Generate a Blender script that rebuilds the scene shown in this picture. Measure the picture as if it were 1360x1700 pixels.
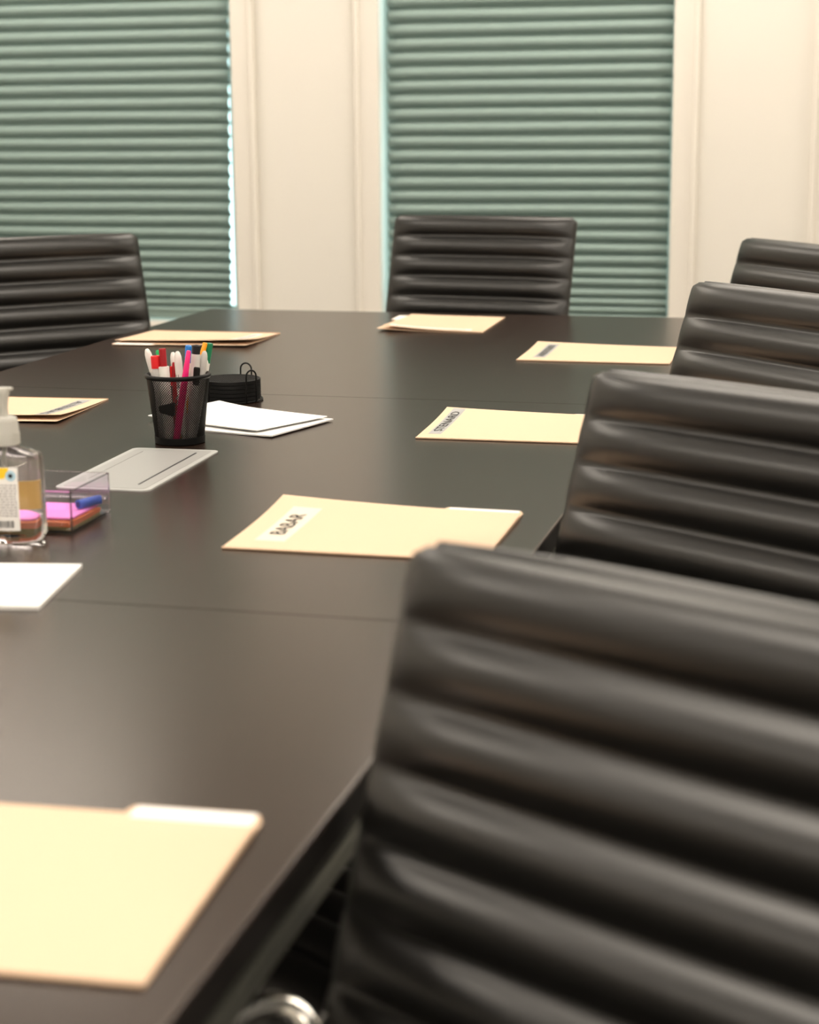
import bpy, bmesh, math, random
from math import sin, cos, pi, radians, sqrt
from mathutils import Vector, Matrix
random.seed(7)
for o in list(bpy.data.objects): bpy.data.objects.remove(o)
SC = bpy.context.scene
COL = SC.collection

# ------------------------------------------------------------------ camera
PSI, PIT, ROLL, HGT = 0.25053, 0.21772, -0.00868, 1.2151
fw = Vector((-sin(PSI)*cos(PIT), cos(PSI)*cos(PIT), -sin(PIT)))
r0 = Vector((cos(PSI), sin(PSI), 0)); u0 = r0.cross(fw)
rt = r0*cos(ROLL) + u0*sin(ROLL); up = -r0*sin(ROLL) + u0*cos(ROLL)
cd = bpy.data.cameras.new('camera'); cam = bpy.data.objects.new('camera', cd); COL.objects.link(cam)
cam.matrix_world = Matrix(((rt.x, up.x, -fw.x, 0), (rt.y, up.y, -fw.y, 0), (rt.z, up.z, -fw.z, HGT), (0, 0, 0, 1)))
cd.sensor_fit = 'VERTICAL'; cd.sensor_height = 36; cd.sensor_width = 28.8
cd.lens = 2993.79*36/1700
cd.clip_start = 0.02
cd.dof.use_dof = True; cd.dof.focus_distance = 2.80; cd.dof.aperture_fstop = 5.0
SC.camera = cam

# ------------------------------------------------------------------ world and exposure
wd = bpy.data.worlds.new('daylight'); SC.world = wd; wd.use_nodes = True
bg = wd.node_tree.nodes['Background']
bg.inputs[0].default_value = (0.74, 0.95, 1.0, 1); bg.inputs[1].default_value = 3.2
SC.view_settings.view_transform = 'Standard'; SC.view_settings.look = 'None'
SC.view_settings.exposure = 0.0; SC.view_settings.gamma = 1.0
SC.view_settings.use_curve_mapping = False
LAMP = 12.5            # strength of the ceiling panels
LAMP_COL = (1.0, 0.90, 0.775)

# ------------------------------------------------------------------ helpers
def mat(name, col, rough=0.5, metal=0.0, spec=0.5, trans=0.0, ior=1.45, coat=0.0, emit=None, bump=None, sheen=0.0, sss=0.0):
    m = bpy.data.materials.new(name); m.use_nodes = True
    nt = m.node_tree; b = nt.nodes['Principled BSDF']
    b.inputs['Base Color'].default_value = (*col, 1)
    b.inputs['Roughness'].default_value = rough; b.inputs['Metallic'].default_value = metal
    b.inputs['Specular IOR Level'].default_value = spec
    b.inputs['Transmission Weight'].default_value = trans; b.inputs['IOR'].default_value = ior
    b.inputs['Coat Weight'].default_value = coat
    if emit:
        b.inputs['Emission Color'].default_value = (*emit[0], 1); b.inputs['Emission Strength'].default_value = emit[1]
    if bump:
        sc, st, dist = bump
        tc = nt.nodes.new('ShaderNodeTexCoord'); n = nt.nodes.new('ShaderNodeTexNoise')
        n.inputs['Scale'].default_value = sc; n.inputs['Detail'].default_value = 4
        bp = nt.nodes.new('ShaderNodeBump'); bp.inputs['Strength'].default_value = st; bp.inputs['Distance'].default_value = dist
        nt.links.new(tc.outputs['Object'], n.inputs['Vector']); nt.links.new(n.outputs['Fac'], bp.inputs['Height'])
        nt.links.new(bp.outputs['Normal'], b.inputs['Normal'])
    return m

M = {}
M['wall'] = mat('painted_wall', (0.80, 0.765, 0.70), 0.6, bump=(120, 0.05, 0.002))
M['trim'] = mat('painted_trim', (0.80, 0.755, 0.685), 0.45)
M['ceiling'] = mat('ceiling_white', (0.82, 0.80, 0.76), 0.8, bump=(60, 0.1, 0.004))
M['floor'] = mat('carpet', (0.045, 0.045, 0.045), 0.9, bump=(300, 0.4, 0.004))
M['lamp'] = mat('lamp_diffuser', (0.9, 0.9, 0.9), 0.5, emit=(LAMP_COL, LAMP))
M['lampframe'] = mat('lamp_frame', (0.8, 0.8, 0.8), 0.5)
M['table'] = mat('espresso_laminate', (0.021, 0.0118, 0.0082), 0.245, spec=0.42, bump=(420, 0.10, 0.0006))
M['table'].node_tree.nodes['Principled BSDF'].inputs['Specular Tint'].default_value = (1.0, 0.88, 0.77, 1)
M['tedge'] = mat('table_edge_band', (0.010, 0.008, 0.007), 0.42)
M['steel'] = mat('dark_steel', (0.22, 0.22, 0.19), 0.4, metal=0.7)
M['blacksteel'] = mat('black_steel', (0.006, 0.006, 0.006), 0.42, spec=0.15)
M['leather'] = mat('black_leather', (0.0042, 0.0037, 0.0032), 0.36, spec=0.75, bump=(650, 0.12, 0.0008))
M['chrome'] = mat('chrome', (0.75, 0.74, 0.70), 0.12, metal=1.0)
M['blackmatte'] = mat('matte_black', (0.006, 0.006, 0.006), 0.55, spec=0.2)
M['blackplastic'] = mat('black_plastic', (0.006, 0.006, 0.006), 0.4, spec=0.3)
M['manila'] = mat('manila_card', (0.71, 0.510, 0.355), 0.75, bump=(500, 0.05, 0.0005))
M['paper'] = mat('white_paper', (0.88, 0.875, 0.86), 0.75)
M['labelgrey'] = mat('label_tape_grey', (0.36, 0.36, 0.36), 0.5)
M['labelwhite'] = mat('label_white', (0.90, 0.88, 0.86), 0.55)
M['labelcream'] = mat('label_cream', (0.74, 0.65, 0.53), 0.6)
M['ink'] = mat('black_ink', (0.01, 0.01, 0.012), 0.5, spec=0.3)
M['inkgrey'] = mat('grey_ink', (0.22, 0.21, 0.21), 0.6)
M['greyplastic'] = mat('frosted_grey_plastic', (0.34, 0.34, 0.335), 0.35)
M['greyborder'] = mat('frosted_border', (0.44, 0.445, 0.435), 0.35)
M['acrylic'] = mat('clear_acrylic', (0.97, 0.94, 1.0), 0.03, trans=1.0, ior=1.42)
M['gel'] = mat('clear_gel_bottle', (0.98, 0.985, 0.975), 0.02, trans=1.0, ior=1.36)
M['pump'] = mat('translucent_pump_plastic', (0.66, 0.65, 0.60), 0.35, trans=0.35, ior=1.3)
M['pink'] = mat('pink_note', (0.90, 0.27, 0.72), 0.7)
M['mauve'] = mat('mauve_note', (0.36, 0.13, 0.22), 0.7)
M['orange'] = mat('orange_note', (0.75, 0.20, 0.07), 0.7)
M['olive'] = mat('olive_note', (0.25, 0.20, 0.06), 0.7)
M['yellow'] = mat('yellow_print', (0.95, 0.62, 0.02), 0.5)
M['amber'] = mat('amber_label', (0.98, 0.62, 0.22), 0.5)
M['blue'] = mat('blue_plastic', (0.02, 0.09, 0.50), 0.35)
M['penblue'] = mat('blue_cap', (0.02, 0.20, 0.62), 0.3)
M['magenta'] = mat('magenta_print', (0.7, 0.03, 0.12), 0.5)
M['paleblue'] = mat('pale_blue_print', (0.45, 0.66, 0.78), 0.5)
M['red'] = mat('red_cap', (0.78, 0.02, 0.025), 0.3)
M['darkred'] = mat('dark_red_cap', (0.36, 0.008, 0.015), 0.3)
M['hotpink'] = mat('hot_pink_plastic', (0.85, 0.015, 0.19), 0.3)
M['green'] = mat('green_cap', (0.01, 0.42, 0.12), 0.3)
M['darkgreen'] = mat('dark_green_cap', (0.005, 0.20, 0.09), 0.3)
M['penorange'] = mat('orange_pen', (0.90, 0.36, 0.01), 0.3)
M['penwhite'] = mat('white_pen_barrel', (0.80, 0.78, 0.74), 0.3)
M['pengrey'] = mat('pale_grey_barrel', (0.62, 0.60, 0.58), 0.3)
M['rubber'] = mat('black_rubber', (0.01, 0.01, 0.01), 0.6)
M['frame'] = mat('window_frame_paint', (0.75, 0.78, 0.76), 0.4)

# pleated fabric: opaque weave that lets some daylight through
def shade_mat():
    m = bpy.data.materials.new('sage_pleated_fabric'); m.use_nodes = True
    nt = m.node_tree; b = nt.nodes['Principled BSDF']
    b.inputs['Base Color'].default_value = (0.265, 0.360, 0.335, 1); b.inputs['Roughness'].default_value = 0.65
    tr = nt.nodes.new('ShaderNodeBsdfTranslucent'); tr.inputs[0].default_value = (0.22, 0.36, 0.28, 1)
    mx = nt.nodes.new('ShaderNodeMixShader'); mx.inputs[0].default_value = 0.10
    nt.links.new(b.outputs[0], mx.inputs[1]); nt.links.new(tr.outputs[0], mx.inputs[2])
    nt.links.new(mx.outputs[0], nt.nodes['Material Output'].inputs[0])
    return m
M['shade'] = shade_mat()
def glass_mat():
    m = bpy.data.materials.new('window_glass'); m.use_nodes = True
    nt = m.node_tree; nt.nodes.remove(nt.nodes['Principled BSDF'])
    t = nt.nodes.new('ShaderNodeBsdfTransparent'); t.inputs[0].default_value = (0.93, 0.98, 0.96, 1)
    g = nt.nodes.new('ShaderNodeBsdfGlossy'); g.inputs['Roughness'].default_value = 0.02
    mx = nt.nodes.new('ShaderNodeMixShader'); mx.inputs[0].default_value = 0.07
    nt.links.new(t.outputs[0], mx.inputs[1]); nt.links.new(g.outputs[0], mx.inputs[2])
    nt.links.new(mx.outputs[0], nt.nodes['Material Output'].inputs[0])
    return m
M['glass'] = glass_mat()

def link(name, bm, m, parent=None, smooth=False, recalc=True):
    if recalc: bmesh.ops.recalc_face_normals(bm, faces=bm.faces)
    me = bpy.data.meshes.new(name); bm.to_mesh(me); bm.free()
    if smooth:
        for p in me.polygons: p.use_smooth = True
    for mm in (m if isinstance(m, (list, tuple)) else [m]): me.materials.append(mm)
    o = bpy.data.objects.new(name, me); COL.objects.link(o)
    if parent: o.parent = parent
    return o
def smooth_by_angle(o, ang=40):
    me = o.data
    for p in me.polygons: p.use_smooth = True
    bm = bmesh.new(); bm.from_mesh(me)
    for e in bm.edges:
        if len(e.link_faces) == 2 and e.calc_face_angle(0) > radians(ang): e.smooth = False
    bm.to_mesh(me); bm.free()
    return o
def tag(o, label, cat, group=None):
    o['label'] = label; o['category'] = cat
    if group: o['group'] = group
    return o
def struct(o, label=None):
    o['kind'] = 'structure'
    if label: o['label'] = label
    return o
def thing(name, label, cat, loc=(0, 0, 0), rz=0, group=None):
    o = bpy.data.objects.new(name, None); COL.objects.link(o)
    o.empty_display_size = 0.05
    o.location = loc; o.rotation_euler = (0, 0, rz)
    return tag(o, label, cat, group)
def box(bm, x0, x1, y0, y1, z0, z1, bev=0.0, seg=2):
    r = bmesh.ops.create_cube(bm, size=1.0)
    vs = r['verts']
    for v in vs:
        v.co = Vector(((x0+x1)/2 + v.co.x*(x1-x0), (y0+y1)/2 + v.co.y*(y1-y0), (z0+z1)/2 + v.co.z*(z1-z0)))
    if bev > 0:
        es = list({e for v in vs for e in v.link_edges})
        bmesh.ops.bevel(bm, geom=es, offset=bev, segments=seg, affect='EDGES', profile=0.5)
def lathe(bm, prof, n=32, c=(0, 0, 0), capb=True, capt=True, sx=1, sy=1):
    rings = []
    for r, z in prof:
        rings.append([bm.verts.new((c[0]+r*sx*cos(2*pi*i/n), c[1]+r*sy*sin(2*pi*i/n), c[2]+z)) for i in range(n)])
    for a, b in zip(rings, rings[1:]):
        for i in range(n): bm.faces.new((a[i], a[(i+1) % n], b[(i+1) % n], b[i]))
    if capb: bm.faces.new(rings[0][::-1])
    if capt: bm.faces.new(rings[-1])
def catmull(pts, k=8, closed=False):
    pts = [Vector(p) for p in pts]; n = len(pts); out = []
    for i in range(n if closed else n-1):
        p0 = pts[(i-1) % n] if closed or i > 0 else pts[0]*2-pts[1]
        p1 = pts[i]; p2 = pts[(i+1) % n]
        p3 = pts[(i+2) % n] if closed or i+2 < n else pts[-1]*2-pts[-2]
        for j in range(k):
            t = j/k
            out.append(0.5*((2*p1)+(-p0+p2)*t+(2*p0-5*p1+4*p2-p3)*t*t+(-p0+3*p1-3*p2+p3)*t*t*t))
    if not closed: out.append(pts[-1])
    return out
def tube(bm, pts, r, n=10, closed=False, caps=True, rads=None, flat=1.0):
    pts = [Vector(p) for p in pts]; N = len(pts); rings = []
    nrm = None
    for i, p in enumerate(pts):
        a = pts[(i-1) % N] if closed or i > 0 else p
        b = pts[(i+1) % N] if closed or i < N-1 else p
        t = (b-a).normalized()
        if nrm is None:
            nrm = Vector((0, 0, 1)) if abs(t.z) < 0.9 else Vector((1, 0, 0))
        nrm = (nrm - t*nrm.dot(t)).normalized(); bn = t.cross(nrm)
        rr = rads[i] if rads else r
        rings.append([bm.verts.new(p + nrm*rr*cos(2*pi*k/n)*flat + bn*rr*sin(2*pi*k/n)) for k in range(n)])
    for i in range(N if closed else N-1):
        a, b = rings[i], rings[(i+1) % N]
        for k in range(n): bm.faces.new((a[k], a[(k+1) % n], b[(k+1) % n], b[k]))
    if caps and not closed: bm.faces.new(rings[0][::-1]); bm.faces.new(rings[-1])
def rod(bm, a, b, prof, n=16):
    """lathe along the axis a->b; prof = [(fraction or metres from a, radius)]"""
    a = Vector(a); b = Vector(b); t = (b-a).normalized()
    q = Vector((0, 0, 1)).rotation_difference(t).to_matrix()
    rings = []
    for s, r in prof:
        rings.append([bm.verts.new(a + q @ Vector((r*cos(2*pi*i/n), r*sin(2*pi*i/n), s))) for i in range(n)])
    for x, y in zip(rings, rings[1:]):
        for i in range(n): bm.faces.new((x[i], x[(i+1) % n], y[(i+1) % n], y[i]))
    bm.faces.new(rings[0][::-1]); bm.faces.new(rings[-1])
def rrect(x0, x1, y0, y1, r, k=6):
    out = []
    for cx, cy, a0 in ((x1-r, y1-r, 0), (x0+r, y1-r, pi/2), (x0+r, y0+r, pi), (x1-r, y0+r, 3*pi/2)):
        for i in range(k+1):
            a = a0+pi/2*i/k; out.append((cx+r*cos(a), cy+r*sin(a)))
    return out
def prism(bm, poly, z0, z1):
    a = [bm.verts.new((x, y, z0)) for x, y in poly]; b = [bm.verts.new((x, y, z1)) for x, y in poly]; n = len(poly)
    bm.faces.new(a[::-1]); bm.faces.new(b)
    for i in range(n): bm.faces.new((a[i], a[(i+1) % n], b[(i+1) % n], b[i]))
def B(): return bmesh.new()

# ------------------------------------------------------------------ the room
XL, XR, YF, YB, ZC = -4.1, 2.3, -2.6, 5.70, 2.58
T = 0.16
bm = B(); box(bm, XL-0.2, XR+0.2, YF-0.2, YB+T, -0.1, 0); struct(link('floor', bm, M['floor']))
bm = B(); box(bm, XL-0.2, XR+0.2, YF-0.2, YB+T, ZC, ZC+0.1); struct(link('ceiling', bm, M['ceiling']))
bm = B(); box(bm, XL-0.2, XL, YF, YB, 0, ZC); struct(link('wall_left', bm, M['wall']))
bm = B(); box(bm, XR, XR+0.2, YF, YB, 0, ZC); struct(link('wall_right', bm, M['wall']))
bm = B(); box(bm, XL-0.2, XR+0.2, YF-0.2, YF, 0, ZC); struct(link('wall_front', bm, M['wall']))
WIN = [(-2.975, -2.040), (-1.545, -0.612), (-0.112, 0.823)]
SILL, HEAD = 0.535, 2.16
bm = B()
xs = [XL-0.2] + [v for w in WIN for v in w] + [XR+0.2]
for i in range(0, len(xs), 2): box(bm, xs[i], xs[i+1], YB, YB+T, 0, ZC)
for a, b in WIN:
    box(bm, a, b, YB, YB+T, 0, SILL); box(bm, a, b, YB, YB+T, HEAD, ZC)
struct(link('wall_back', bm, M['wall']))
ni = 0
for a, b in WIN:
    ni += 1
    # moulded casing round the opening: flat board with an outer bead and an inner step
    cw = 0.080
    bm = B()
    for s, e in ((a-cw, a), (b, b+cw)):
        box(bm, s, e, YB-0.014, YB, SILL-0.09, HEAD+cw, 0.003)
    box(bm, a-cw, a-cw+0.018, YB-0.024, YB-0.012, SILL-0.09, HEAD+cw, 0.005, 3)
    box(bm, b+cw-0.018, b+cw, YB-0.024, YB-0.012, SILL-0.09, HEAD+cw, 0.005, 3)
    box(bm, a, b, YB-0.014, YB, HEAD, HEAD+cw, 0.003)
    box(bm, a-cw-0.02, b+cw+0.02, YB-0.045, YB, SILL-0.025, SILL, 0.004)
    struct(link('trim_%d' % ni, bm, M['trim']))
    # sash: frame, muntin, glass
    bm = B(); f = 0.045
    y0, y1 = YB+0.095, YB+0.135
    box(bm, a, a+f, y0, y1, SILL, HEAD); box(bm, b-f, b, y0, y1, SILL, HEAD)
    box(bm, a+f, b-f, y0, y1, SILL, SILL+f); box(bm, a+f, b-f, y0, y1, HEAD-f, HEAD)
    box(bm, a+f, b-f, y0, y1, (SILL+HEAD)/2-0.02, (SILL+HEAD)/2+0.02)
    w = struct(link('window_%d' % ni, bm, M['frame']))
    bm = B(); box(bm, a+f, b-f, YB+0.113, YB+0.117, SILL+f, HEAD-f)
    link('window_pane', bm, M['glass'], w)
bm = B()
box(bm, XL, XR, YB-0.015, YB, 0, 0.11, 0.004); struct(link('baseboard_back', bm, M['trim']))
bm = B(); box(bm, XL, XL+0.015, YF, YB-0.02, 0, 0.11, 0.004); struct(link('baseboard_left', bm, M['trim']))
bm = B(); box(bm, XR-0.015, XR, YF, YB-0.02, 0, 0.11, 0.004); struct(link('baseboard_right', bm, M['trim']))

# ceiling lamps: recessed panels, each a frame and a glowing diffuser
rows = {-1.0: 'behind the camera', 1.0: 'over the near table end', 3.0: 'over the far table half', 4.95: 'nearest the windows'}
colsn = {-2.75: 'left', -0.75: 'middle', 1.25: 'right'}
for y in rows:
    for x in colsn:
        t = thing('ceiling_light', 'white ceiling light panel, %s of the row %s' % (colsn[x], rows[y]), 'ceiling light', (x, y, ZC), 0, 'ceiling light panels')
        h, g2 = 0.62, 0.31
        bm = B()
        for s in ((-h, h, -g2, -g2+0.025), (-h, h, g2-0.025, g2), (-h, -h+0.025, -g2+0.025, g2-0.025), (h-0.025, h, -g2+0.025, g2-0.025)):
            box(bm, *s, -0.018, 0)
        link('lamp_frame', bm, M['lampframe'], t)
        bm = B(); box(bm, -h+0.025, h-0.025, -g2+0.025, g2-0.025, -0.010, -0.002); link('diffuser', bm, M['lamp'], t)

# ------------------------------------------------------------------ pleated window shades
def pleated_shade(xa, xb, lean, label):
    t = thing('pleated_shade', label, 'window shade', ((xa+xb)/2, YB+0.035, HEAD), 0, 'pleated shades in the back windows')
    w = (xb-xa)/2
    zs = [SILL+0.030]
    while zs[-1] < HEAD-0.05:
        z = zs[-1]; zs.append(z + 0.0435 - 0.0225*math.exp(-(z-SILL-0.03)/0.14))
    prof = []
    for i, (za, zb) in enumerate(zip(zs, zs[1:])):
        d = 0.025
        for k in range(8):
            s = k/8; q = abs(sin(pi*s))**0.62
            prof.append((za+(zb-za)*(s**0.92), -d*q))
    prof.append((zs[-1], 0))
    bm = B(); rnd = random.Random(3)
    nx = 14; prev = None
    ph = [(rnd.uniform(0, 6.28), rnd.uniform(2, 5), rnd.uniform(0.0005, 0.0018)) for _ in zs]
    for i, (z, y) in enumerate(prof):
        p, fq, am = ph[min(i//8, len(ph)-1)]
        off = lean*(HEAD-z)
        row = [bm.verts.new((-w+2*w*j/nx+off, y, z-HEAD+am*sin(p+fq*j/nx))) for j in range(nx+1)]
        if prev:
            for j in range(nx): bm.faces.new((prev[j], prev[j+1], row[j+1], row[j]))
        prev = row
    f = link('pleated_fabric', bm, M['shade'], t, smooth=True)
    sm = f.modifiers.new('thickness', 'SOLIDIFY'); sm.thickness = 0.0016; sm.offset = 1
    bm = B(); zb = zs[0]-HEAD
    off = lean*(HEAD-zs[0])
    box(bm, -w+off, w+off, -0.014, 0.006, zb-0.022, zb+0.001, 0.003); link('bottom_rail', bm, M['shade'], t)
    bm = B(); box(bm, -w, w, -0.022, 0.022, -0.055, -0.002, 0.004); link('head_rail', bm, M['shade'], t)
    return t
pleated_shade(WIN[0][0]+0.012, WIN[0][1]-0.003, -0.0195, 'sage green pleated shade over the left window, behind the leftmost chair')
pleated_shade(WIN[1][0]+0.028, WIN[1][1]-0.003, -0.004, 'sage green pleated shade over the middle window, behind the chair at the table head')
pleated_shade(WIN[2][0]+0.01, WIN[2][1]-0.01, 0.0, 'sage green pleated shade over the window at the far right, outside the picture')

# ------------------------------------------------------------------ conference table
ZT = 0.74
TX0, TX1 = -1.605, -0.346
TY = [0.275, 1.6095, 2.9445, 4.268]
tb = thing('conference_table', 'long dark espresso conference table in joined sections, laid with manila folders', 'table', (-0.974, 2.27, 0))
ox, oy = 0.974, -2.27
for ya, yb in zip(TY, TY[1:]):
    bm = B()
    box(bm, TX0+ox, TX1+ox, ya+0.0010+oy, yb-0.0010+oy, ZT-0.026, ZT)
    es = [e for e in bm.edges if all(v.co.z > ZT-0.001 for v in e.verts) and (abs(e.verts[0].co.x-e.verts[1].co.x) < 1e-4 or (yb == TY[3] and all(v.co.y > yb-0.01+oy for v in e.verts)))]
    bmesh.ops.bevel(bm, geom=es, offset=0.003, segments=3, affect='EDGES', profile=0.5)
    o = link('tabletop_section', bm, M['table'], tb)
    o.data.materials.append(M['tedge'])
    for p in o.data.polygons:
        if abs(p.normal.x) > 0.9: p.material_index = 1
for x in (-0.372, -1.576):
    bm = B(); box(bm, x-0.007+ox, x+0.007+ox, TY[0]+0.05+oy, TY[3]-0.05+oy, 0.658, 0.676, 0.002)
    for y in (0.55, 1.3, 2.12, 3.06, 4.0):
        box(bm, x-0.006+ox, x+0.006+ox, y-0.02+oy, y+0.02+oy, 0.674, ZT-0.024)
    link('side_rail', bm, M['steel'], tb)
for y in (TY[0]+0.10, 1.52, 2.86, TY[3]-0.10):
    bm = B(); box(bm, TX0+0.07+ox, TX1-0.07+ox, y-0.02+oy, y+0.02+oy, 0.660, ZT-0.025, 0.003); link('cross_beam', bm, M['blacksteel'], tb)
for x, y in ((-0.50, 1.22), (-0.40, 2.03), (-0.43, 3.06), (-0.43, 4.08), (-1.52, 0.6), (-1.52, 2.12), (-1.52, 3.06), (-1.52, 4.10), (-0.43, 0.33)):
    bm = B()
    lathe(bm, [(0.032, 0.0), (0.032, 0.012), (0.019, 0.016), (0.019, 0.700), (0.030, 0.704), (0.030, ZT-0.025)], 24, (x+ox, y+oy, 0))
    smooth_by_angle(link('table_leg', bm, M['steel'], tb))

# ------------------------------------------------------------------ ribbed chairs
RIB = 0.0525
def pad(bm, org, ud, nd, W, H, thick, conv, rear_bow, curve=None, first=0.0, nu=36, rim=0.011):
    """closed ribbed cushion: ud runs along the ribs' stack, nd is the sat-on side"""
    org = Vector(org); ud = Vector(ud); nd = Vector(nd); xd = Vector((1, 0, 0))
    nrib = H/RIB
    ts = []
    t = H
    while t > 1e-6:
        for k in range(10):
            if t-RIB*k/10 > 0: ts.append(t-RIB*k/10)
        t -= RIB
    ts.append(0.0); ts = ts[::-1]
    us = []
    for i in range(nu+1):
        q = -1+2*i/nu; us.append(math.copysign(abs(q)**0.72, q))
    def halfw(t):
        r = 0.011; e = min(H-t, t)
        if e < r: return W/2 - r*(1-sqrt(max(0, 1-(1-e/r)**2)))
        return W/2
    def place(x, t, d):
        c = curve(t) if curve else (0, 0)
        return org + xd*x + ud*(t+c[0]) + nd*(d+c[1])
    def front(u, t):
        s = ((H-t) % RIB)/RIB
        a = abs(u)
        edge = 1.0 if a < 0.60 else 0.12+0.88*(1-((a-0.60)/0.40)**2.2)
        rib = 4*s*(1-s) if H-t > RIB*0.999 else (4*s*(1-s))**0.75
        return conv*(1-a**3.2) + 0.0135*rib*edge - 0.003*max(0, (a-0.92)/0.08)**2
    def rear(u, t):
        return -thick - rear_bow*(1-abs(u)**2.4)
    rings = []
    def ring(t, ff, fr, dt, dr=None):
        dr = dr or dt
        hw = halfw(min(t, H)); pts = []
        n = len(us)
        for u in us: pts.append(place(u*hw, t+dt(u), ff(u)))
        fm = ff(us[-1]); rm = fr(us[-1])
        pts.append(place(hw*1.012, t, fm*0.65+rm*0.35)); pts.append(place(hw*1.012, t, fm*0.3+rm*0.7))
        for u in us[::-1]: pts.append(place(u*hw, t+dr(u), fr(u)))
        pts.append(place(-hw*1.012, t, fm*0.3+rm*0.7)); pts.append(place(-hw*1.012, t, fm*0.65+rm*0.35))
        rings.append([bm.verts.new(p) for p in pts])
    if H > 0.5:      # backrest: beaded front edge, shallow trough, rolled rear ridge
        TOP = [(0.05, 0.22, 1.0, 0.05), (0.12, 0.26, 0.99, 0.4), (0.22, -0.25, 0.97, 0.7), (0.38, -1.0, 0.93, 0.95), (0.56, -0.3, 0.88, 1.08), (0.70, 0.85, 0.82, 1.14), (0.75, 1.05, 0.78, 1.13)]
    else:
        TOP = [(0.10, 0.5, 0.95, 0.5), (0.30, 0.9, 0.7, 0.9), (0.48, 1.0, 0.53, 1.0)]
    BOT = [(0.10, 0.5, 0.9, 0.5), (0.30, 0.9, 0.7, 0.9), (0.48, 1.0, 0.53, 1.0)]
    def cap(t0, sgn): return [(t0, st, sgn) for st in (TOP if sgn > 0 else BOT)]
    def capring(t0, st, sgn):
        a, ha, b, hb = st
        ff = lambda u: front(u, t0)*(1-a)+rear(u, t0)*a
        fr = lambda u: front(u, t0)*(1-b)+rear(u, t0)*b
        g = lambda u: sgn*rim*(0.50+0.50*(1-abs(u)**3))
        ring(t0, ff, fr, lambda u: ha*g(u), lambda u: hb*g(u))
    for q in cap(0.0, -1)[::-1]: capring(*q)
    for t in ts: ring(t, lambda u: front(u, t), lambda u: rear(u, t), lambda u: 0.0)
    for q in cap(H, 1): capring(*q)
    N = len(rings[0])
    for a, b in zip(rings, rings[1:]):
        for i in range(N): bm.faces.new((a[i], a[(i+1) % N], b[(i+1) % N], b[i]))
    n = len(us)
    for rg in (rings[0], rings[-1]):
        for i in range(n-1): bm.faces.new((rg[i], rg[i+1], rg[2*n+2-2-i], rg[2*n+2-1-i]))
        bm.faces.new((rg[n-1], rg[n], rg[n+1], rg[n+2])); bm.faces.new((rg[0], rg[-1], rg[-2], rg[2*n+1]))

LEAN = radians(17); BH = 0.533; CW = 0.486
def build_chair():
    t = thing('office_chair', 'x', 'chair')
    bm = B()
    pad(bm, (0, 0.228, 0.432), (0, sin(LEAN), cos(LEAN)), (0, -cos(LEAN), sin(LEAN)), CW, BH, 0.020, 0.012, 0.045)
    link('backrest', bm, M['leather'], t, smooth=True)
    bm = B()
    def fall(tt):   # waterfall front edge
        q = max(0, (tt-0.36)/0.12); return (-0.01*q*q, -0.055*q*q)
    pad(bm, (0, 0.235, 0.458), (0, -1, 0.03), (0, 0.03, 1), CW, 0.47, 0.030, 0.008, 0.018, fall, rim=0.006)
    link('seat', bm, M['leather'], t, smooth=True)
    bm = B(); box(bm, -0.11, 0.11, -0.14, 0.13, 0.365, 0.412, 0.012, 3); link('tilt_mechanism', bm, M['blackplastic'], t)
    bm = B(); lathe(bm, [(0.028, 0.09), (0.028, 0.21), (0.022, 0.212), (0.022, 0.24), (0.015, 0.242), (0.015, 0.37)], 20)
    smooth_by_angle(link('gas_lift', bm, M['chrome'], t))
    for s in (-1, 1):
        bm = B()
        path = catmull([(s*0.240, 0.285, 0.560), (s*0.268, 0.288, 0.588), (s*0.284, 0.262, 0.600), (s*0.286, 0.20, 0.594), (s*0.286, 0.05, 0.588), (s*0.286, -0.10, 0.580), (s*0.284, -0.155, 0.552), (s*0.282, -0.165, 0.51), (s*0.275, -0.13, 0.455), (s*0.245, -0.11, 0.405), (s*0.11, -0.10, 0.392)], 7)
        tube(bm, path, 0.0115, 12)
        a = link('armrest', bm, M['chrome'], t, smooth=True)
        bm = B()
        pp = catmull([(s*0.286, 0.185, 0.592), (s*0.286, 0.05, 0.588), (s*0.286, -0.085, 0.581)], 8)
        tube(bm, pp, 0.0165, 14); link('arm_pad', bm, M['leather'], a, smooth=True)
    bm = B()
    lathe(bm, [(0.04, 0.075), (0.045, 0.08), (0.045, 0.115), (0.030, 0.125)], 24)
    for k in range(5):
        a = 2*pi*k/5+0.3
        tube(bm, [(0.03*cos(a), 0.03*sin(a), 0.10), (0.16*cos(a), 0.16*sin(a), 0.09), (0.29*cos(a), 0.29*sin(a), 0.072)], 0.016, 10, rads=[0.020, 0.017, 0.013])
    smooth_by_angle(link('star_base', bm, M['chrome'], t))
    for k in range(5):
        a = 2*pi*k/5+0.3
        bm = B(); c = Vector((0.29*cos(a), 0.29*sin(a), 0.026)); ax = Vector((-sin(a), cos(a), 0))
        for s in (-1, 1):
            rod(bm, c+ax*s*0.006, c+ax*s*0.024, [(0, 0.022), (0.002, 0.026), (0.016, 0.026), (0.018, 0.022)], 20)
        lathe(bm, [(0.006, 0.026), (0.006, 0.066)], 10, (c.x, c.y, 0))
        smooth_by_angle(link('caster', bm, M['rubber'], t))
    return t
def copy_tree(o, parent=None):
    c = o.copy(); COL.objects.link(c)
    if parent: c.parent = parent; c.matrix_parent_inverse = o.matrix_parent_inverse
    for ch in o.children: copy_tree(ch, c)
    return c
chair0 = build_chair()
YTOP = 0.228+BH*sin(LEAN)          # where the top of the backrest stands behind the seat centre
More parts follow.
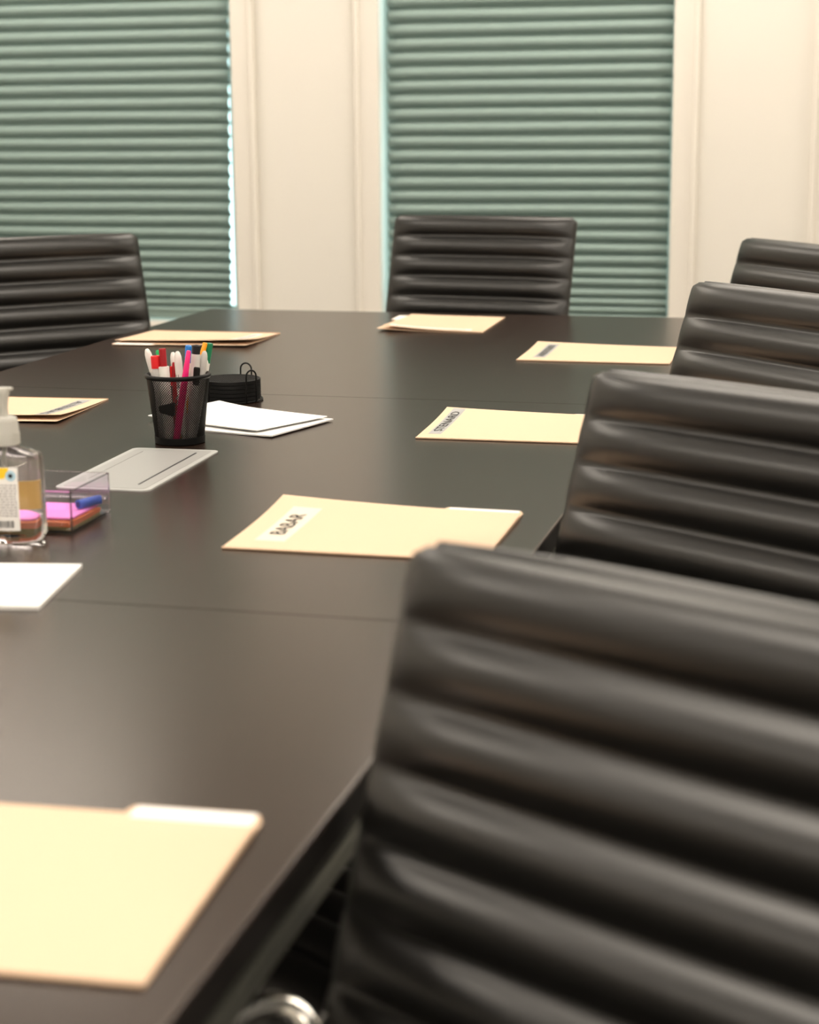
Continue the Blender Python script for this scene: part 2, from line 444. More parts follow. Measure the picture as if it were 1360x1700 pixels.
def seat_chair(first, corner, phi, side, dz, label):
    """corner = world xy of the backrest's upper corner on that side; phi = turn of the chair"""
    o = chair0 if first else copy_tree(chair0)
    p = radians(phi); w = Vector((cos(p), -sin(p))); F = Vector((sin(p), cos(p)))
    q = Vector(corner) - w*CW/2*side - F*YTOP
    o.location = (q.x, q.y, 0); o.rotation_euler = (0, 0, -p)
    for ch in o.children:          # seat height is set on the gas lift
        if ch.name.split('.')[0] in ('backrest', 'seat', 'tilt_mechanism', 'armrest'): ch.location.z = dz + (0.014 if ch.name.startswith('armrest') else 0)
    tag(o, label, 'chair', 'black ribbed leather chairs round the table')
    return o
CHAIRS = [((-0.309, 1.212), 28, -1, -0.027, 'black ribbed leather chair nearest the camera, filling the lower right corner'),
          ((-0.303, 2.030), 33, -1, -0.015, 'black ribbed leather chair second from the camera on the right, beside the STENARD folder'),
          ((-0.272, 2.872), 46, -1, 0.010, 'black ribbed leather chair third from the camera on the right side of the table'),
          ((-0.267, 3.886), 52, -1, 0.010, 'black ribbed leather chair farthest back on the right side, before the bare wall'),
          ((-1.676, 3.990), -44, 1, 0.002, 'black ribbed leather chair on the left side of the table, before the left window'),
          ((-1.205, 4.586), 7.5, -1, 0.013, 'black ribbed leather chair at the far head of the table, before the middle window')]
for i, c in enumerate(CHAIRS): seat_chair(i == 0, *c)

# ------------------------------------------------------------------ manila folders
FL, FD, FT = 0.2985, 0.241, 0.0007
def text_mesh(txt, width, height, bold=0.0):
    cu = bpy.data.curves.new('lettering', 'FONT'); cu.body = txt; cu.size = 1.0; cu.offset = bold
    ob = bpy.data.objects.new('lettering_source', cu); COL.objects.link(ob)
    bpy.context.view_layer.update()
    me = bpy.data.meshes.new_from_object(ob.evaluated_get(bpy.context.evaluated_depsgraph_get()))
    bpy.data.objects.remove(ob); bpy.data.curves.remove(cu)
    xs = [v.co.x for v in me.vertices]; ys = [v.co.y for v in me.vertices]
    for v in me.vertices:
        v.co.x = (v.co.x-min(xs))/(max(xs)-min(xs))*width; v.co.y = (v.co.y-min(ys))/(max(ys)-min(ys))*height; v.co.z = 0
    return me
def sheet(bm, f, x0, x1, y0, y1, nx, ny, th):
    a = [[bm.verts.new((x0+(x1-x0)*i/nx, y0+(y1-y0)*j/ny, 0)) for i in range(nx+1)] for j in range(ny+1)]
    b = [[bm.verts.new(v.co) for v in r] for r in a]
    for r, s in zip(a, b):
        for v, q in zip(r, s):
            z = f(v.co.x, v.co.y); v.co.z = z; q.co.z = z+th
    for j in range(ny):
        for i in range(nx):
            bm.faces.new((a[j][i], a[j+1][i], a[j+1][i+1], a[j][i+1])); bm.faces.new((b[j][i], b[j][i+1], b[j+1][i+1], b[j+1][i]))
    for j in range(ny):
        bm.faces.new((a[j][0], b[j][0], b[j+1][0], a[j+1][0])); bm.faces.new((a[j][nx], a[j+1][nx], b[j+1][nx], b[j][nx]))
    for i in range(nx):
        bm.faces.new((a[0][i], a[0][i+1], b[0][i+1], b[0][i])); bm.faces.new((a[ny][i], b[ny][i], b[ny][i+1], a[ny][i+1]))
def folder(loc, rz, label, text, lab, labmat, txt, lift_f=0.006, lift_b=0.0015, corner=0.004, gap=0.0, tabsticker=True, illegible=False, inkm='ink', base=0.0, curl=2.0):
    t = thing('manila_folder', label, 'folder', (loc[0], loc[1], ZT), radians(rz), 'manila folders on the table')
    def zb(x, y): return base+0.0002 + lift_b*max(0, y/FD)**curl + corner*0.5*max(0, 1-x/FL)**2*max(0, y/FD)**3
    def zf(x, y):
        e = min(1, max(0, y)/0.05)
        return zb(x, y) + FT + 0.0004 + 0.0012*sqrt(e) + gap*max(0, y/FD)**1.6 + lift_f*max(0, y/FD)**curl*(0.45+0.55*max(0, 1-x/FL)) + corner*0.5*max(0, 1-x/FL)**2*max(0, y/FD)**2
    bm = B()
    sheet(bm, zb, 0, FL, 0, FD, 18, 14, FT)
    # third-cut tab along the open side, rounded corners
    x0, x1, th = FL*0.655, FL-0.002, 0.013
    pts = [(x0, FD-0.001)] + [(x0+0.004+0.006*i/4, FD+th*sqrt(max(0, 1-(1-i/4)**2))) for i in range(5)]
    pts += [(x1-0.010+0.010*sin(pi/2*i/5), FD+th-0.010*(1-cos(pi/2*i/5))) for i in range(6)] + [(x1, FD-0.001)]
    a = [bm.verts.new((x, y, zb(x, y)+0.00005)) for x, y in pts]; b = [bm.verts.new((x, y, zb(x, y)+FT)) for x, y in pts]
    bm.faces.new(a[::-1]); bm.faces.new(b)
    for i in range(len(pts)-1): bm.faces.new((a[i], a[i+1], b[i+1], b[i]))
    # folded spine
    sp = [[bm.verts.new((FL*i/18, -0.0013*cos(th2), zb(0, 0)+0.0016+0.0014*sin(th2))) for i in range(19)] for th2 in [pi/2*k/4-0.0 for k in range(-4, 5)]]
    for r, s in zip(sp, sp[1:]):
        for i in range(18): bm.faces.new((r[i], r[i+1], s[i+1], s[i]))
    smooth_by_angle(link('back_leaf', bm, M['manila'], t), 30)
    bm = B(); sheet(bm, zf, 0, FL, 0, FD-0.016, 18, 14, FT); smooth_by_angle(link('front_leaf', bm, M['manila'], t), 30)
    if tabsticker:
        bm = B(); sheet(bm, lambda x, y: zb(x, y)+FT+0.0001, x0+0.010, x1-0.004, FD-0.015, FD+th-0.0015, 8, 4, 0.0001)
        link('tab_sticker', bm, M['labelwhite'], t)
    if lab:
        lx0, lx1, ly0, ly1 = lab
        top = lambda x, y: zf(x, y)+FT
        bm = B(); sheet(bm, lambda x, y: top(x, y)+0.0001, lx0, lx1, ly0, ly1, 10, 44, 0.0001)
        nl = link('name_label', bm, M[labmat], t)
        tx0, tx1, ty0, ty1 = txt
        if illegible:
            bm = B(); rnd = random.Random(len(label)); y = ty0
            while y < ty1-0.004:
                wd2 = rnd.uniform(0.006, 0.011)
                for yy in (y, y+wd2-0.0022):
                    sheet(bm, lambda a2, b2: top(a2, b2)+0.0004, tx0, tx1, yy, yy+0.0018, 1, 1, 0.0001)
                xm = rnd.choice((tx0, (tx0+tx1)/2, tx1-0.0018))
                sheet(bm, lambda a2, b2: top(a2, b2)+0.0004, xm, xm+0.0018, y, y+wd2, 1, 1, 0.0001)
                y += wd2+0.003
            link('lettering', bm, M[inkm], nl)
        else:
            me = text_mesh(text, ty1-ty0, tx1-tx0, 0.0)
            for v in me.vertices:
                x, y = tx1-v.co.y, ty0+v.co.x
                v.co = (x, y, top(x, y)+0.0008)
            me.materials.append(M[inkm])
            o = bpy.data.objects.new('lettering', me); COL.objects.link(o); o.parent = nl
    return t
LABG = (0.024, 0.046, 0.040, 0.225)
folder((-0.673, 0.843), 3.0, 'manila folder nearest the camera, blank, cut off at the lower left corner', None, None, None, None, 0.003, 0.001, 0.0, inkm='ink')
folder((-0.691, 1.851), 0.3, 'manila folder marked BABAR, in front of the nearest chair', 'BABAR', (0.026, 0.062, 0.035, 0.185), 'labelcream', (0.034, 0.052, 0.064, 0.155), 0.004, 0.001, 0.010)
folder((-0.648, 2.573), 1.0, 'manila folder marked STENARD, half hidden by the second chair on the right', 'STENARD', (0.012, 0.032, 0.030, 0.220), 'labelgrey', (0.0155, 0.0285, 0.050, 0.195), 0.004, 0.001, 0.006)
folder((-0.665, 3.452), -0.5, 'manila folder at the far right of the table, its grey label unreadable', None, (0.026, 0.050, 0.035, 0.205), 'labelgrey', (0.031, 0.045, 0.05, 0.19), 0.004, 0.001, 0.004, illegible=True)
folder((-0.824, 3.885), 92, 'manila folder at the far head of the table, tab to the left', None, (0.018, 0.038, 0.03, 0.215), 'labelwhite', (0.023, 0.033, 0.045, 0.200), 0.004, 0.002, 0.008, illegible=True, inkm='inkgrey')
folder((-1.262, 3.790), 181, 'manila folder lying open-edged behind the pen cup, beside the left chair', None, (0.026, 0.048, 0.04, 0.215), 'labelwhite', (0.031, 0.043, 0.06, 0.19), 0.005, 0.0015, 0.006, gap=0.002, illegible=True, inkm='inkgrey')
folder((-1.255, 2.832), 184, 'manila folder marked ALTENBURG behind the sanitizer bottle, its leaves gaping', 'ALTENBURG', (0.022, 0.044, 0.022, 0.225), 'labelgrey', (0.027, 0.039, 0.045, 0.215), 0.003, 0.001, 0.004, gap=0.002)

# ------------------------------------------------------------------ white paper goods
def card(name, label, cat, loc, rz, L, D, th, fz, m='paper', group=None):
    bm = B(); sheet(bm, fz, 0, L, 0, D, 16, 10, th)
    o = link(name, bm, M[m]); smooth_by_angle(o, 30)
    o.location = (loc[0], loc[1], ZT); o.rotation_euler = (0, 0, radians(rz))
    return tag(o, label, cat, group)
card('paper_pad', 'white paper pad at the left edge, in front of the sanitizer bottle', 'notepad', (-1.028, 1.527), 10, 0.252, 0.170, 0.004, lambda x, y: 0.0001)
card('envelope', 'lower of the two white envelopes behind the pen cup, lying flat on the table', 'envelope', (-1.069, 2.594), -16, 0.216, 0.172, 0.0022, lambda x, y: 0.0001+0.002*(x/0.216)**4, group='white envelopes')
card('envelope', 'upper of the two white envelopes behind the pen cup, left edge bent up', 'envelope', (-1.108, 2.652), -25, 0.240, 0.160, 0.0016, lambda x, y: 0.0052+0.0035*max(0, 1-x/0.10)**2*(0.3+y/0.16)+0.002*(x/0.24)**3, group='white envelopes')

# ------------------------------------------------------------------ grey plastic sheet with slots
pn = thing('plastic_sheet', 'frosted grey plastic sheet with a dark slot, in front of the pen cup', 'plastic sheet', (-1.022, 2.119, ZT), radians(1.6))
bm = B(); prism(bm, rrect(0, 0.131, 0, 0.291, 0.011), 0.0002, 0.0022); link('border', bm, M['greyborder'], pn)
bm = B(); prism(bm, rrect(0.0085, 0.1225, 0.010, 0.281, 0.006), 0.0023, 0.0026); link('face_panel', bm, M['greyplastic'], pn)
bm = B(); box(bm, 0.1035, 0.1060, 0.035, 0.262, 0.0027, 0.0030); link('slot', bm, M['ink'], pn)
bm = B(); box(bm, 0.0240, 0.0248, 0.060, 0.262, 0.0027, 0.0029); link('score_line', bm, M['inkgrey'], pn)

# ------------------------------------------------------------------ mesh pen cup
CX, CY, RB, RT, CH = -0.9845, 2.475, 0.0360, 0.0458, 0.1035
cup = thing('pen_cup', 'black wire mesh pen cup full of markers', 'pen cup', (CX, CY, ZT))
bm = B(); nc, nr = 74, 46
g = []
for j in range(nr+1):
    s = j/nr; r = RB+(RT-RB)*s; z = 0.009+s*(CH-0.015)
    g.append([bm.verts.new((r*cos(2*pi*(i+0.5*(j % 2))/nc), r*sin(2*pi*(i+0.5*(j % 2))/nc), z)) for i in range(nc)])
def strut(a, b, r=0.00041):
    a = a.co.copy(); b = b.co.copy(); t = (b-a).normalized(); n = Vector((a.x, a.y, 0)).normalized(); s = t.cross(n)
    q = []
    for p in (a, b): q.append([mb.verts.new(p+n*r*0.8*dn+s*r*ds) for dn, ds in ((1, 1), (1, -1), (-1, -1), (-1, 1))])
    for k in range(4): mb.faces.new((q[0][k], q[0][(k+1) % 4], q[1][(k+1) % 4], q[1][k]))
mb = B()
for j in range(nr):
    for i in range(nc):
        a = g[j][i]
        if j % 2 == 0: strut(a, g[j+1][i]); strut(a, g[j+1][(i-1) % nc])
        else: strut(a, g[j+1][(i+1) % nc]); strut(a, g[j+1][i])
bm.free()
link('mesh_wall', mb, M['blacksteel'], cup, recalc=False)
bm = B(); lathe(bm, [(RB-0.001, 0.0004), (RB+0.001, 0.0015), (RB+0.0014, 0.011), (RB-0.0005, 0.011), (RB-0.001, 0.003), (0.0005, 0.003)], 56); smooth_by_angle(link('base', bm, M['blacksteel'], cup))
bm = B(); tube(bm, [(RT*cos(2*pi*i/64), RT*sin(2*pi*i/64), CH-0.003) for i in range(64)], 0.0034, 10, closed=True); link('rim', bm, M['blacksteel'], cup, smooth=True)

# pens: (name, label, tip xyz, foot xyz, builder)
def pen_thing(name, label, top, foot):
    f = Vector(foot); tp = Vector(top)
    t = thing(name, label, 'pen' if 'pen' in name else 'marker', f, 0, 'pens and markers in the mesh cup')
    return t, Vector((0, 0, 0)), tp-f
def seg(t, a, b, s0, s1, prof, m, nm, n=18):
    """piece of a pen between distances s0 and s1 from the top end, prof radii listed from the top"""
    L = (b-a).length; d = (a-b).normalized()
    p0 = b+d*s0
    bm = B(); k = len(prof)-1
    pr = [(x, r) for x, r in prof]
    rod(bm, p0, p0+d*(s1-s0), [(x*(s1-s0), r) for x, r in pr], n)
    return smooth_by_angle(link(nm, bm, M[m], t), 50)
def rounded(r, full=0.12):
    return [(0, r*0.35), (full*0.2, r*0.72), (full*0.6, r*0.94), (full, r), (1, r)]
def flatcap(r, ch=0.04):
    return [(0, r-0.0009), (ch, r), (1, r*1.0)]
ZF = ZT+0.0045
def cupfoot(dx, dy): return (CX+dx, CY+dy, ZF)
PENS = []
def white_marker(top, foot, r, label, m='penwhite', text=False):
    t, a, b = pen_thing('marker', label, top, foot); L = (b-a).length
    seg(t, a, b, 0, 0.055, [(0, r*0.3), (0.04, r*0.62), (0.14, r*0.9), (0.3, r), (0.85, r*0.93), (1, r*0.93)], m, 'cap')
    seg(t, a, b, 0.055, L, [(0, r), (0.9, r), (0.97, r*0.8), (1, r*0.5)], m, 'barrel')
    if text:
        o = seg(t, a, b, 0.034, 0.054, [(0, r*1.005), (1, r*1.005)], 'inkgrey', 'printing', 8)
        bmx = bmesh.new(); bmx.from_mesh(o.data)
        bmx.faces.ensure_lookup_table()
        bmesh.ops.delete(bmx, geom=[f for f in bmx.faces if not (len(f.verts) == 4 and f.normal.y < -0.8 and f.normal.x < 0.35)], context='FACES')
        bmx.to_mesh(o.data); bmx.free()
    return t
def cap_marker(top, foot, rc, capL, rb, capm, label, name='marker', barrelm='penwhite', hole=False, ridges=0, tail=None):
    t, a, b = pen_thing(name, label, top, foot); L = (b-a).length
    prof = [(0, rc*0.45 if hole else rc*0.80), (0.02, rc*0.5 if hole else rc*0.9), (0.0205, rc*0.86), (0.06, rc*0.97), (0.12, rc), (1, rc*1.04)]
    c = seg(t, a, b, 0, capL, prof, capm, 'cap')
    if hole:
        d = (a-b).normalized(); bm = B(); rod(bm, b-d*0.0004, b+d*0.0006, [(0, rc*0.34), (0.001, rc*0.34)], 14); link('cap_hole', bm, M['ink'], c)
    if ridges:
        d = (a-b).normalized(); bm = B(); q = Vector((0, 0, 1)).rotation_difference(-d).to_matrix()
        for k in range(ridges):
            an = 2*pi*k/ridges; off = q @ Vector((cos(an), sin(an), 0))*rc*0.93
            rod(bm, b+d*0.0005+off, b+d*capL*0.93+off, [(0, rc*0.14), (capL*0.92, rc*0.14)], 6)
        link('cap_ridges', bm, M[capm], c)
    seg(t, a, b, capL, L, [(0, rb*0.96), (0.01, rb), (0.93, rb), (0.97, rb*0.8), (1, rb*0.5)], barrelm, 'barrel')
    return t

white_marker((-1.0321, 2.475, 0.8785), cupfoot(-0.016, 0.008), 0.0056, 'white slim marker leaning out at the left of the mesh cup')
cap_marker((-1.0138, 2.462, 0.8708), cupfoot(-0.022, -0.012), 0.0068, 0.019, 0.0060, 'red', 'marker with a fat bright red cap, left front of the mesh cup', barrelm='pengrey', hole=True)
cap_marker((-1.0270, 2.510, 0.8724), cupfoot(-0.020, 0.022), 0.0055, 0.040, 0.0058, 'green', 'bright green capped marker mostly hidden behind the red ones')
cap_marker((-1.0021, 2.462, 0.8814), cupfoot(-0.008, -0.020), 0.0050, 0.0265, 0.0078, 'darkred', 'marker with a ridged dark red cap on a thick white barrel', ridges=10)
# thin red pen with a clip, standing behind the dark red marker
t, a, b = pen_thing('pen', 'thin dark red pen between the ridged red cap and the white markers', (-0.9940, 2.486, 0.8580), cupfoot(-0.008, 0.004)); L = (b-a).length
seg(t, a, b, 0, 0.050, [(0, 0.0022), (0.05, 0.0030), (0.3, 0.0034), (1, 0.0036)], 'darkred', 'cap')
seg(t, a, b, 0.050, L, [(0, 0.0034), (0.9, 0.0034), (1, 0.001)], 'darkred', 'barrel')
bm = B(); d = (a-b).normalized(); box(bm, -0.0065, -0.0030, -0.002, 0.001, -0.030, 0.0, 0.0012); 
for v in bm.verts: v.co += b + d*0.006
link('clip', bm, M['red'], t)
white_marker((-1.0012, 2.500, 0.8711), cupfoot(0.002, 0.016), 0.0054, 'white rounded marker standing behind the printed white marker')
white_marker((-0.9827, 2.472, 0.8763), cupfoot(0.011, -0.006), 0.0058, 'white rounded marker with fine grey printing in the middle of the cup', text=True)
cap_marker((-0.9725, 2.492, 0.8827), cupfoot(0.000, 0.024), 0.0050, 0.026, 0.0056, 'penblue', 'marker with a tall blue cap behind the hot pink pen')
t, a, b = pen_thing('pen', 'hot pink tapered pen slanting down through the middle of the cup', (-0.9568, 2.452, 0.8805), cupfoot(0.004, -0.027)); L = (b-a).length
seg(t, a, b, 0, 0.055, [(0, 0.0022), (0.02, 0.0032), (0.7, 0.0047), (1, 0.0050)], 'hotpink', 'cap')
seg(t, a, b, 0.055, L, [(0, 0.0052), (0.93, 0.0052), (1, 0.002)], 'hotpink', 'barrel')
t = cap_marker((-0.9515, 2.470, 0.8862), cupfoot(0.020, -0.010), 0.0058, 0.0130, 0.0068, 'ink', 'marker with a short black cap and black clip on a pale barrel', barrelm='pengrey', hole=True)
bm = B(); box(bm, 0.0005, 0.0105, -0.0088, -0.0050, -0.032, -0.0050+0.0, 0.0022, 3)
pt = Vector((-0.9515, 2.470, 0.8862)); ft = Vector(cupfoot(0.020, -0.010)); dd = (ft-pt).normalized()
q = Vector((0, 0, 1)).rotation_difference(-dd).to_matrix()
for v in bm.verts: v.co = q @ v.co + (pt-ft) + dd*0.026
link('clip', bm, M['blackplastic'], t)
t, a, b = pen_thing('pen', 'orange yellow pen leaning right behind the black capped marker', (-0.9491, 2.500, 0.8862), cupfoot(-0.004, 0.010)); L = (b-a).length
seg(t, a, b, 0, 0.045, [(0, 0.0028), (0.03, 0.0036), (1, 0.0042)], 'penorange', 'cap')
seg(t, a, b, 0.045, L, [(0, 0.0042), (0.93, 0.0042), (1, 0.002)], 'penorange', 'barrel')
cap_marker((-0.9462, 2.511, 0.8845), cupfoot(0.012, 0.022), 0.0053, 0.030, 0.0056, 'darkgreen', 'marker with a dark green cap, rightmost and tallest in the cup')
white_marker((-0.9420, 2.478, 0.8768), cupfoot(0.018, 0.006), 0.0056, 'pale grey rounded marker at the right of the cup, before the green cap', m='pengrey')
white_marker((-0.9500, 2.506, 0.8620), cupfoot(0.014, 0.018), 0.0050, 'white marker showing as a sliver at the right rim of the cup')
# binder clip at the bottom of the cup
t = thing('binder_clip', 'black binder clip lying among the pens inside the mesh cup', 'binder clip', (CX-0.008, CY-0.023, ZT+0.052), 0.1)
bm = B()
tri = [(-0.014, 0.006), (0.012, 0.012), (0.010, -0.010), (-0.012, -0.004)]
a = [bm.verts.new((x, -0.0045, z)) for x, z in tri]; b = [bm.verts.new((x*0.9, 0.0035, z*0.9)) for x, z in tri]
bm.faces.new(a); bm.faces.new(b[::-1])
for i in range(4): bm.faces.new((a[i], b[i], b[(i+1) % 4], a[(i+1) % 4]))
bmesh.ops.bevel(bm, geom=list(bm.edges), offset=0.001, segments=2, affect='EDGES')
link('clip_body', bm, M['blackplastic'], t)
bm = B(); tube(bm, catmull([(0.008, 0, 0.008), (0.013, 0, 0.017), (0.017, 0, 0.022), (0.018, 0, 0.017), (0.011, 0, 0.006)], 5), 0.0006, 6); link('wire_handle', bm, M['chrome'], t)

# ------------------------------------------------------------------ coasters in a wire holder
HX, HY = -1.046, 2.872
hd = thing('coaster_holder', 'black wire coaster holder with arched wire loops, beside the pen cup', 'coaster holder', (HX, HY, ZT))
bm = B(); tube(bm, [(0.0525*cos(2*pi*i/56), 0.0525*sin(2*pi*i/56), 0.0022) for i in range(56)], 0.0017, 8, closed=True)
tube(bm, [(-0.052, 0, 0.0022), (0.052, 0, 0.0022)], 0.0015, 8); tube(bm, [(0, -0.052, 0.0022), (0, 0.052, 0.0022)], 0.0015, 8)
link('base_ring', bm, M['blacksteel'], hd, smooth=True)
for az in (82, -33, -123, 172):
    a = radians(az); n = Vector((cos(a), sin(a), 0)); s = Vector((-sin(a), cos(a), 0)); R = 0.0555
    def q(u, z, r=R): return n*r + s*u + Vector((0, 0, z))
    h = 0.0105
    path = [q(-h, 0.002, 0.050), q(-h, 0.0018, R-0.003), q(-h, 0.004, R), q(-h, 0.02), q(-h, 0.044)]
    path += [q(-h*cos(pi*k/10), 0.046+h*sin(pi*k/10)) for k in range(11)]
    path += [q(h, 0.044), q(h, 0.02), q(h, 0.004, R), q(h, 0.0018, R-0.003), q(h, 0.002, 0.050)]
    bm = B(); tube(bm, path, 0.0015, 8); link('wire_loop', bm, M['blacksteel'], hd, smooth=True)
order = ['bottom', 'second', 'third', 'fourth', 'top']
for k in range(5):
    z0 = 0.0042+k*0.0068
    c = thing('coaster', '%s black round coaster of the stack in the wire holder%s' % (order[k], ', its mesh face showing' if k == 4 else ''), 'coaster', (HX, HY, ZT+z0), 0, 'black coasters in the wire holder')
    bm = B(); lathe(bm, [(0.0485, 0), (0.0500, 0.0006), (0.0500, 0.0060), (0.0492, 0.0066), (0.0472, 0.0066), (0.0465, 0.0054)], 56); smooth_by_angle(link('rim', bm, M['blackmatte'], c))
    if k == 4:
        bm = B()
        for i in range(-12, 13):
            for j in range(-13, 14):
                x = (i+0.5*(j % 2))*0.0037; y = j*0.0034
                if x*x+y*y < 0.0455**2: lathe(bm, [(0.0015, 0.0050), (0.0012, 0.0062), (0.0003, 0.0064)], 6, (x, y, 0), capb=False)
        link('mesh_face', bm, M['blackmatte'], c)

# ------------------------------------------------------------------ clear desk tray with sticky notes
TXc, TYc = -0.888, 1.884       # right front foot
tr = thing('acrylic_tray', 'clear acrylic desk tray holding sticky notes, behind the sanitizer bottle', 'desk tray', (TXc, TYc, ZT), radians(1.0))
W2, D2, H2, w = 0.150, 0.117, 0.050, 0.0022
def panel(nm, *a):
    bm = B(); box(bm, *a, 0.0006, 2); link(nm, bm, M['acrylic'], tr)
panel('base', -W2, 0, 0, D2, 0.0010, 0.0032)
panel('rear_wall', -W2, 0, D2-w, D2, 0.0034, H2)
panel('right_wall', -w, 0, w+0.0003, D2-w-0.0003, 0.0034, H2)
panel('left_wall', -W2, -W2+w, w+0.0003, D2-w-0.0003, 0.0034, H2)
panel('front_wall', -W2, 0, 0.0, w, 0.0034, H2)
panel('ledge', -W2+w+0.0003, -w-0.0003, D2-0.012, D2-w-0.0003, 0.0190, 0.0212)
for x in (-W2+0.008, -0.008):
    for y in (0.008, D2-0.008):
        bm = B(); lathe(bm, [(0.004, 0), (0.004, 0.0009)], 12, (x, y, 0)); link('foot', bm, M['acrylic'], tr)
def note(label, x0, x1, y0, y1, z0, z1, m, curl=0.0, rz=0.0, cat='sticky notes', nm='sticky_note_pad', group='sticky notes in the tray'):
    bm = B(); cx, cy = (x0+x1)/2, (y0+y1)/2
    sheet(bm, lambda x, y: curl*max(0, x/(x1-cx))**2*0.5+curl*max(0, -y/(y1-cy))**2*0.5, x0-cx, x1-cx, y0-cy, y1-cy, 10, 8, z1-z0)
    o = link(nm, bm, M[m]); o.location = (TXc+cx, TYc+cy, ZT+z0); o.rotation_euler = (0, 0, radians(1+rz))
    return tag(o, label, cat, group)
note('olive sticky note pad at the bottom of the clear tray', -0.092, -0.006, 0.006, 0.092, 0.0034, 0.0058, 'olive')
note('lower orange sticky note pad in the clear tray, just above the olive one', -0.094, -0.006, 0.006, 0.094, 0.0060, 0.0092, 'orange', rz=1.0)
note('upper orange sticky note pad in the clear tray, just under the pink one', -0.090, -0.005, 0.005, 0.091, 0.0094, 0.0122, 'orange', rz=-1.5)
note('pink sticky note pad on top of the orange pads', -0.096, -0.009, 0.012, 0.098, 0.0125, 0.0142, 'pink', curl=0.0015, rz=1)
ca, cb = Vector((-0.9085, 1.945, ZT+0.0212)), Vector((-0.8945, 1.978, ZT+0.0212))
bm = B(); rod(bm, (0, 0, 0), cb-ca, [(0, 0.0044), (0.0004, 0.0055), (0.030, 0.0058), (0.0355, 0.0055)], 24)
cap = link('blue_lid', bm, M['blue']); smooth_by_angle(cap); cap.location = ca
tag(cap, 'blue marker lid lying on the pink notes in the clear tray', 'marker lid')
bm = B(); d = (cb-ca).normalized(); rod(bm, -d*0.0006, d*0.0003, [(0, 0.0036), (0.0008, 0.0036)], 20)
ho = link('cap_mouth', bm, mat('dark_blue_inside', (0.006, 0.02, 0.17), 0.5), cap)

# ------------------------------------------------------------------ hand sanitizer bottle
BX, BY = -0.9455, 1.842
bt = thing('sanitizer_bottle', 'clear pump bottle of hand sanitizer gel with a printed label, at the left edge', 'bottle', (BX, BY, ZT), radians(8))
HW, HD = 0.0425, 0.0235
bm = B()
def sect(w2, d2, z, n=2.9, k=48):
    out = []
    for i in range(k):
        a = 2*pi*i/k; c, s2 = cos(a), sin(a)
        r = (abs(c)**n+abs(s2)**n)**(-1/n)
        out.append(bm.verts.new((w2*r*c, d2*r*s2, z)))
    return out
prof = [(0.74, 0.0005, 2.6), (0.88, 0.0010, 2.8), (0.955, 0.004, 3.0), (0.995, 0.010, 3.2), (1.0, 0.018, 3.4), (0.985, 0.055, 3.4), (0.970, 0.095, 3.4), (0.955, 0.0995, 3.3), (0.92, 0.1018, 3.2), (0.86, 0.1030, 3.0)]
rings = [sect(HW*f, HD*f, z, n) for f, z, n in prof] + [sect(0.0185, 0.0160, 0.1095, 2.2), sect(0.0125, 0.0125, 0.1105, 2.0), sect(0.0125, 0.0125, 0.118, 2.0)]
for a, b in zip(rings, rings[1:]):
    for i in range(48): bm.faces.new((a[i], a[(i+1) % 48], b[(i+1) % 48], b[i]))
bm.faces.new(rings[0][::-1]); bm.faces.new(rings[-1])
smooth_by_angle(link('gel_body', bm, M['gel'], bt), 50)
# pump: ribbed collar, neck, spout head with a side nozzle
bm = B()
lathe(bm, [(0.0150, 0.1112), (0.0172, 0.1120), (0.0172, 0.1255), (0.0168, 0.1262), (0.0160, 0.1385), (0.0145, 0.1425), (0.0115, 0.144)], 40)
for k in range(32):
    a = 2*pi*k/32
    tube(bm, [(0.0169*cos(a), 0.0169*sin(a), 0.1124), (0.0169*cos(a), 0.0169*sin(a), 0.1250)], 0.0007, 5)
smooth_by_angle(link('collar', bm, M['pump'], bt), 50)
bm = B(); lathe(bm, [(0.0060, 0.1435), (0.0054, 0.155), (0.0066, 0.162), (0.0084, 0.1705), (0.0090, 0.1745), (0.0082, 0.1762)], 28)
tube(bm, catmull([(-0.004, 0, 0.1715), (-0.020, 0, 0.1730), (-0.032, 0, 0.170), (-0.037, 0, 0.162)], 6), 0.0042, 12)
box(bm, 0.004, 0.0125, -0.0030, 0.0030, 0.1735, 0.1770, 0.001)
smooth_by_angle(link('pump_head', bm, M['pump'], bt), 50)
bm = B(); lathe(bm, [(0.0024, 0.012), (0.0024, 0.105)], 12); link('dip_tube', bm, M['pump'], bt, smooth=True)
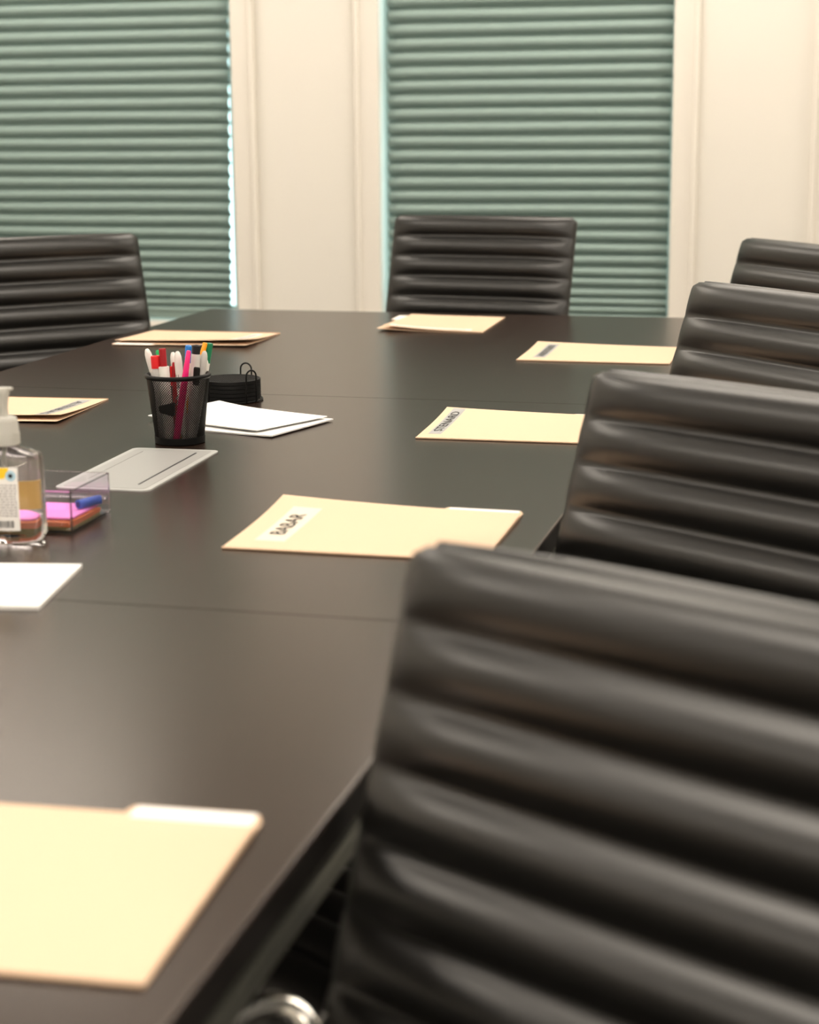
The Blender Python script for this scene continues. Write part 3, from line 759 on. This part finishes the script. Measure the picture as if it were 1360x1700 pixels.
# label on the front face (two tones, printing, bar code) and the amber label on the back
def wrap(x, z, side, off):
    f = 0.985+0.015*(0.055-z)/0.04 if z < 0.055 else 0.985-0.010*(z-0.055)/0.041
    n = 3.4; xx = min(0.999, abs(x)/(HW*f))
    return side*(HD*f*(1-xx**n)**(1/n)+off)
def decal(x0, x1, z0, z1, m, nm, parent, off=0.0003, side=-1, nx=8, nz=6):
    bm = B(); g = [[bm.verts.new((x0+(x1-x0)*i/nx, wrap(x0+(x1-x0)*i/nx, z0+(z1-z0)*j/nz, side, off), z0+(z1-z0)*j/nz)) for i in range(nx+1)] for j in range(nz+1)]
    for j in range(nz):
        for i in range(nx): bm.faces.new((g[j][i], g[j][i+1], g[j+1][i+1], g[j+1][i]))
    return link(nm, bm, M[m], parent)
lb = decal(-0.033, 0.0205, 0.016, 0.089, 'labelwhite', 'front_label', bt)
lb.modifiers.new('thickness', 'SOLIDIFY').thickness = 0.0002
bm = B(); prev = None
for i in range(25):
    x = -0.033+0.0438*i/24; zl = 0.076+max(0, (x-0.005)/0.006)*0.0125
    col2 = [bm.verts.new((x, wrap(x, z, -1, 0.0007), z)) for z in (zl, 0.0886)]
    if prev: bm.faces.new((prev[0], col2[0], col2[1], prev[1]))
    prev = col2
link('yellow_band', bm, M['yellow'], lb)
decal(-0.0065, -0.0035, 0.077, 0.083, 'magenta', 'print_mark', lb, 0.0010)
def disc(x, z, r, m, off, nm):
    bm = B(); bm.faces.new([bm.verts.new((x+r*cos(2*pi*i/24), wrap(x, z, -1, off)-0.00002, z+r*sin(2*pi*i/24))) for i in range(24)]); link(nm, bm, M[m], lb)
disc(0.0125, 0.0795, 0.0060, 'paleblue', 0.0009, 'round_emblem'); disc(0.0125, 0.0795, 0.0025, 'ink', 0.0012, 'emblem_dot')
rnd = random.Random(11); bm = B(); z = 0.068; lines = []
while z > 0.031:
    x = -0.031
    while x < 0.017:
        l = rnd.uniform(0.002, 0.006)
        lines.append((x, min(x+l, 0.0185), z)); x += l+0.0010
    z -= 0.0032
for x0, x1, z in lines:
    bm.faces.new([bm.verts.new((x, wrap(x, zz, -1, 0.0006), zz)) for x, zz in ((x0, z), (x1, z), (x1, z+0.0011), (x0, z+0.0011))])
link('small_print', bm, M['inkgrey'], lb)
bm = B(); x = -0.010
while x < 0.014:
    wd2 = rnd.choice((0.0004, 0.0007, 0.0011))
    bm.faces.new([bm.verts.new((xx, wrap(xx, zz, -1, 0.0006), zz)) for xx, zz in ((x, 0.0195), (x+wd2, 0.0195), (x+wd2, 0.0275), (x, 0.0275))]); x += wd2+rnd.choice((0.0005, 0.0008))
link('bar_code', bm, M['ink'], lb)
bl = decal(-0.033, 0.0220, 0.033, 0.066, 'amber', 'back_label', bt, 0.0003, 1)
bl.modifiers.new('thickness', 'SOLIDIFY').thickness = 0.0002
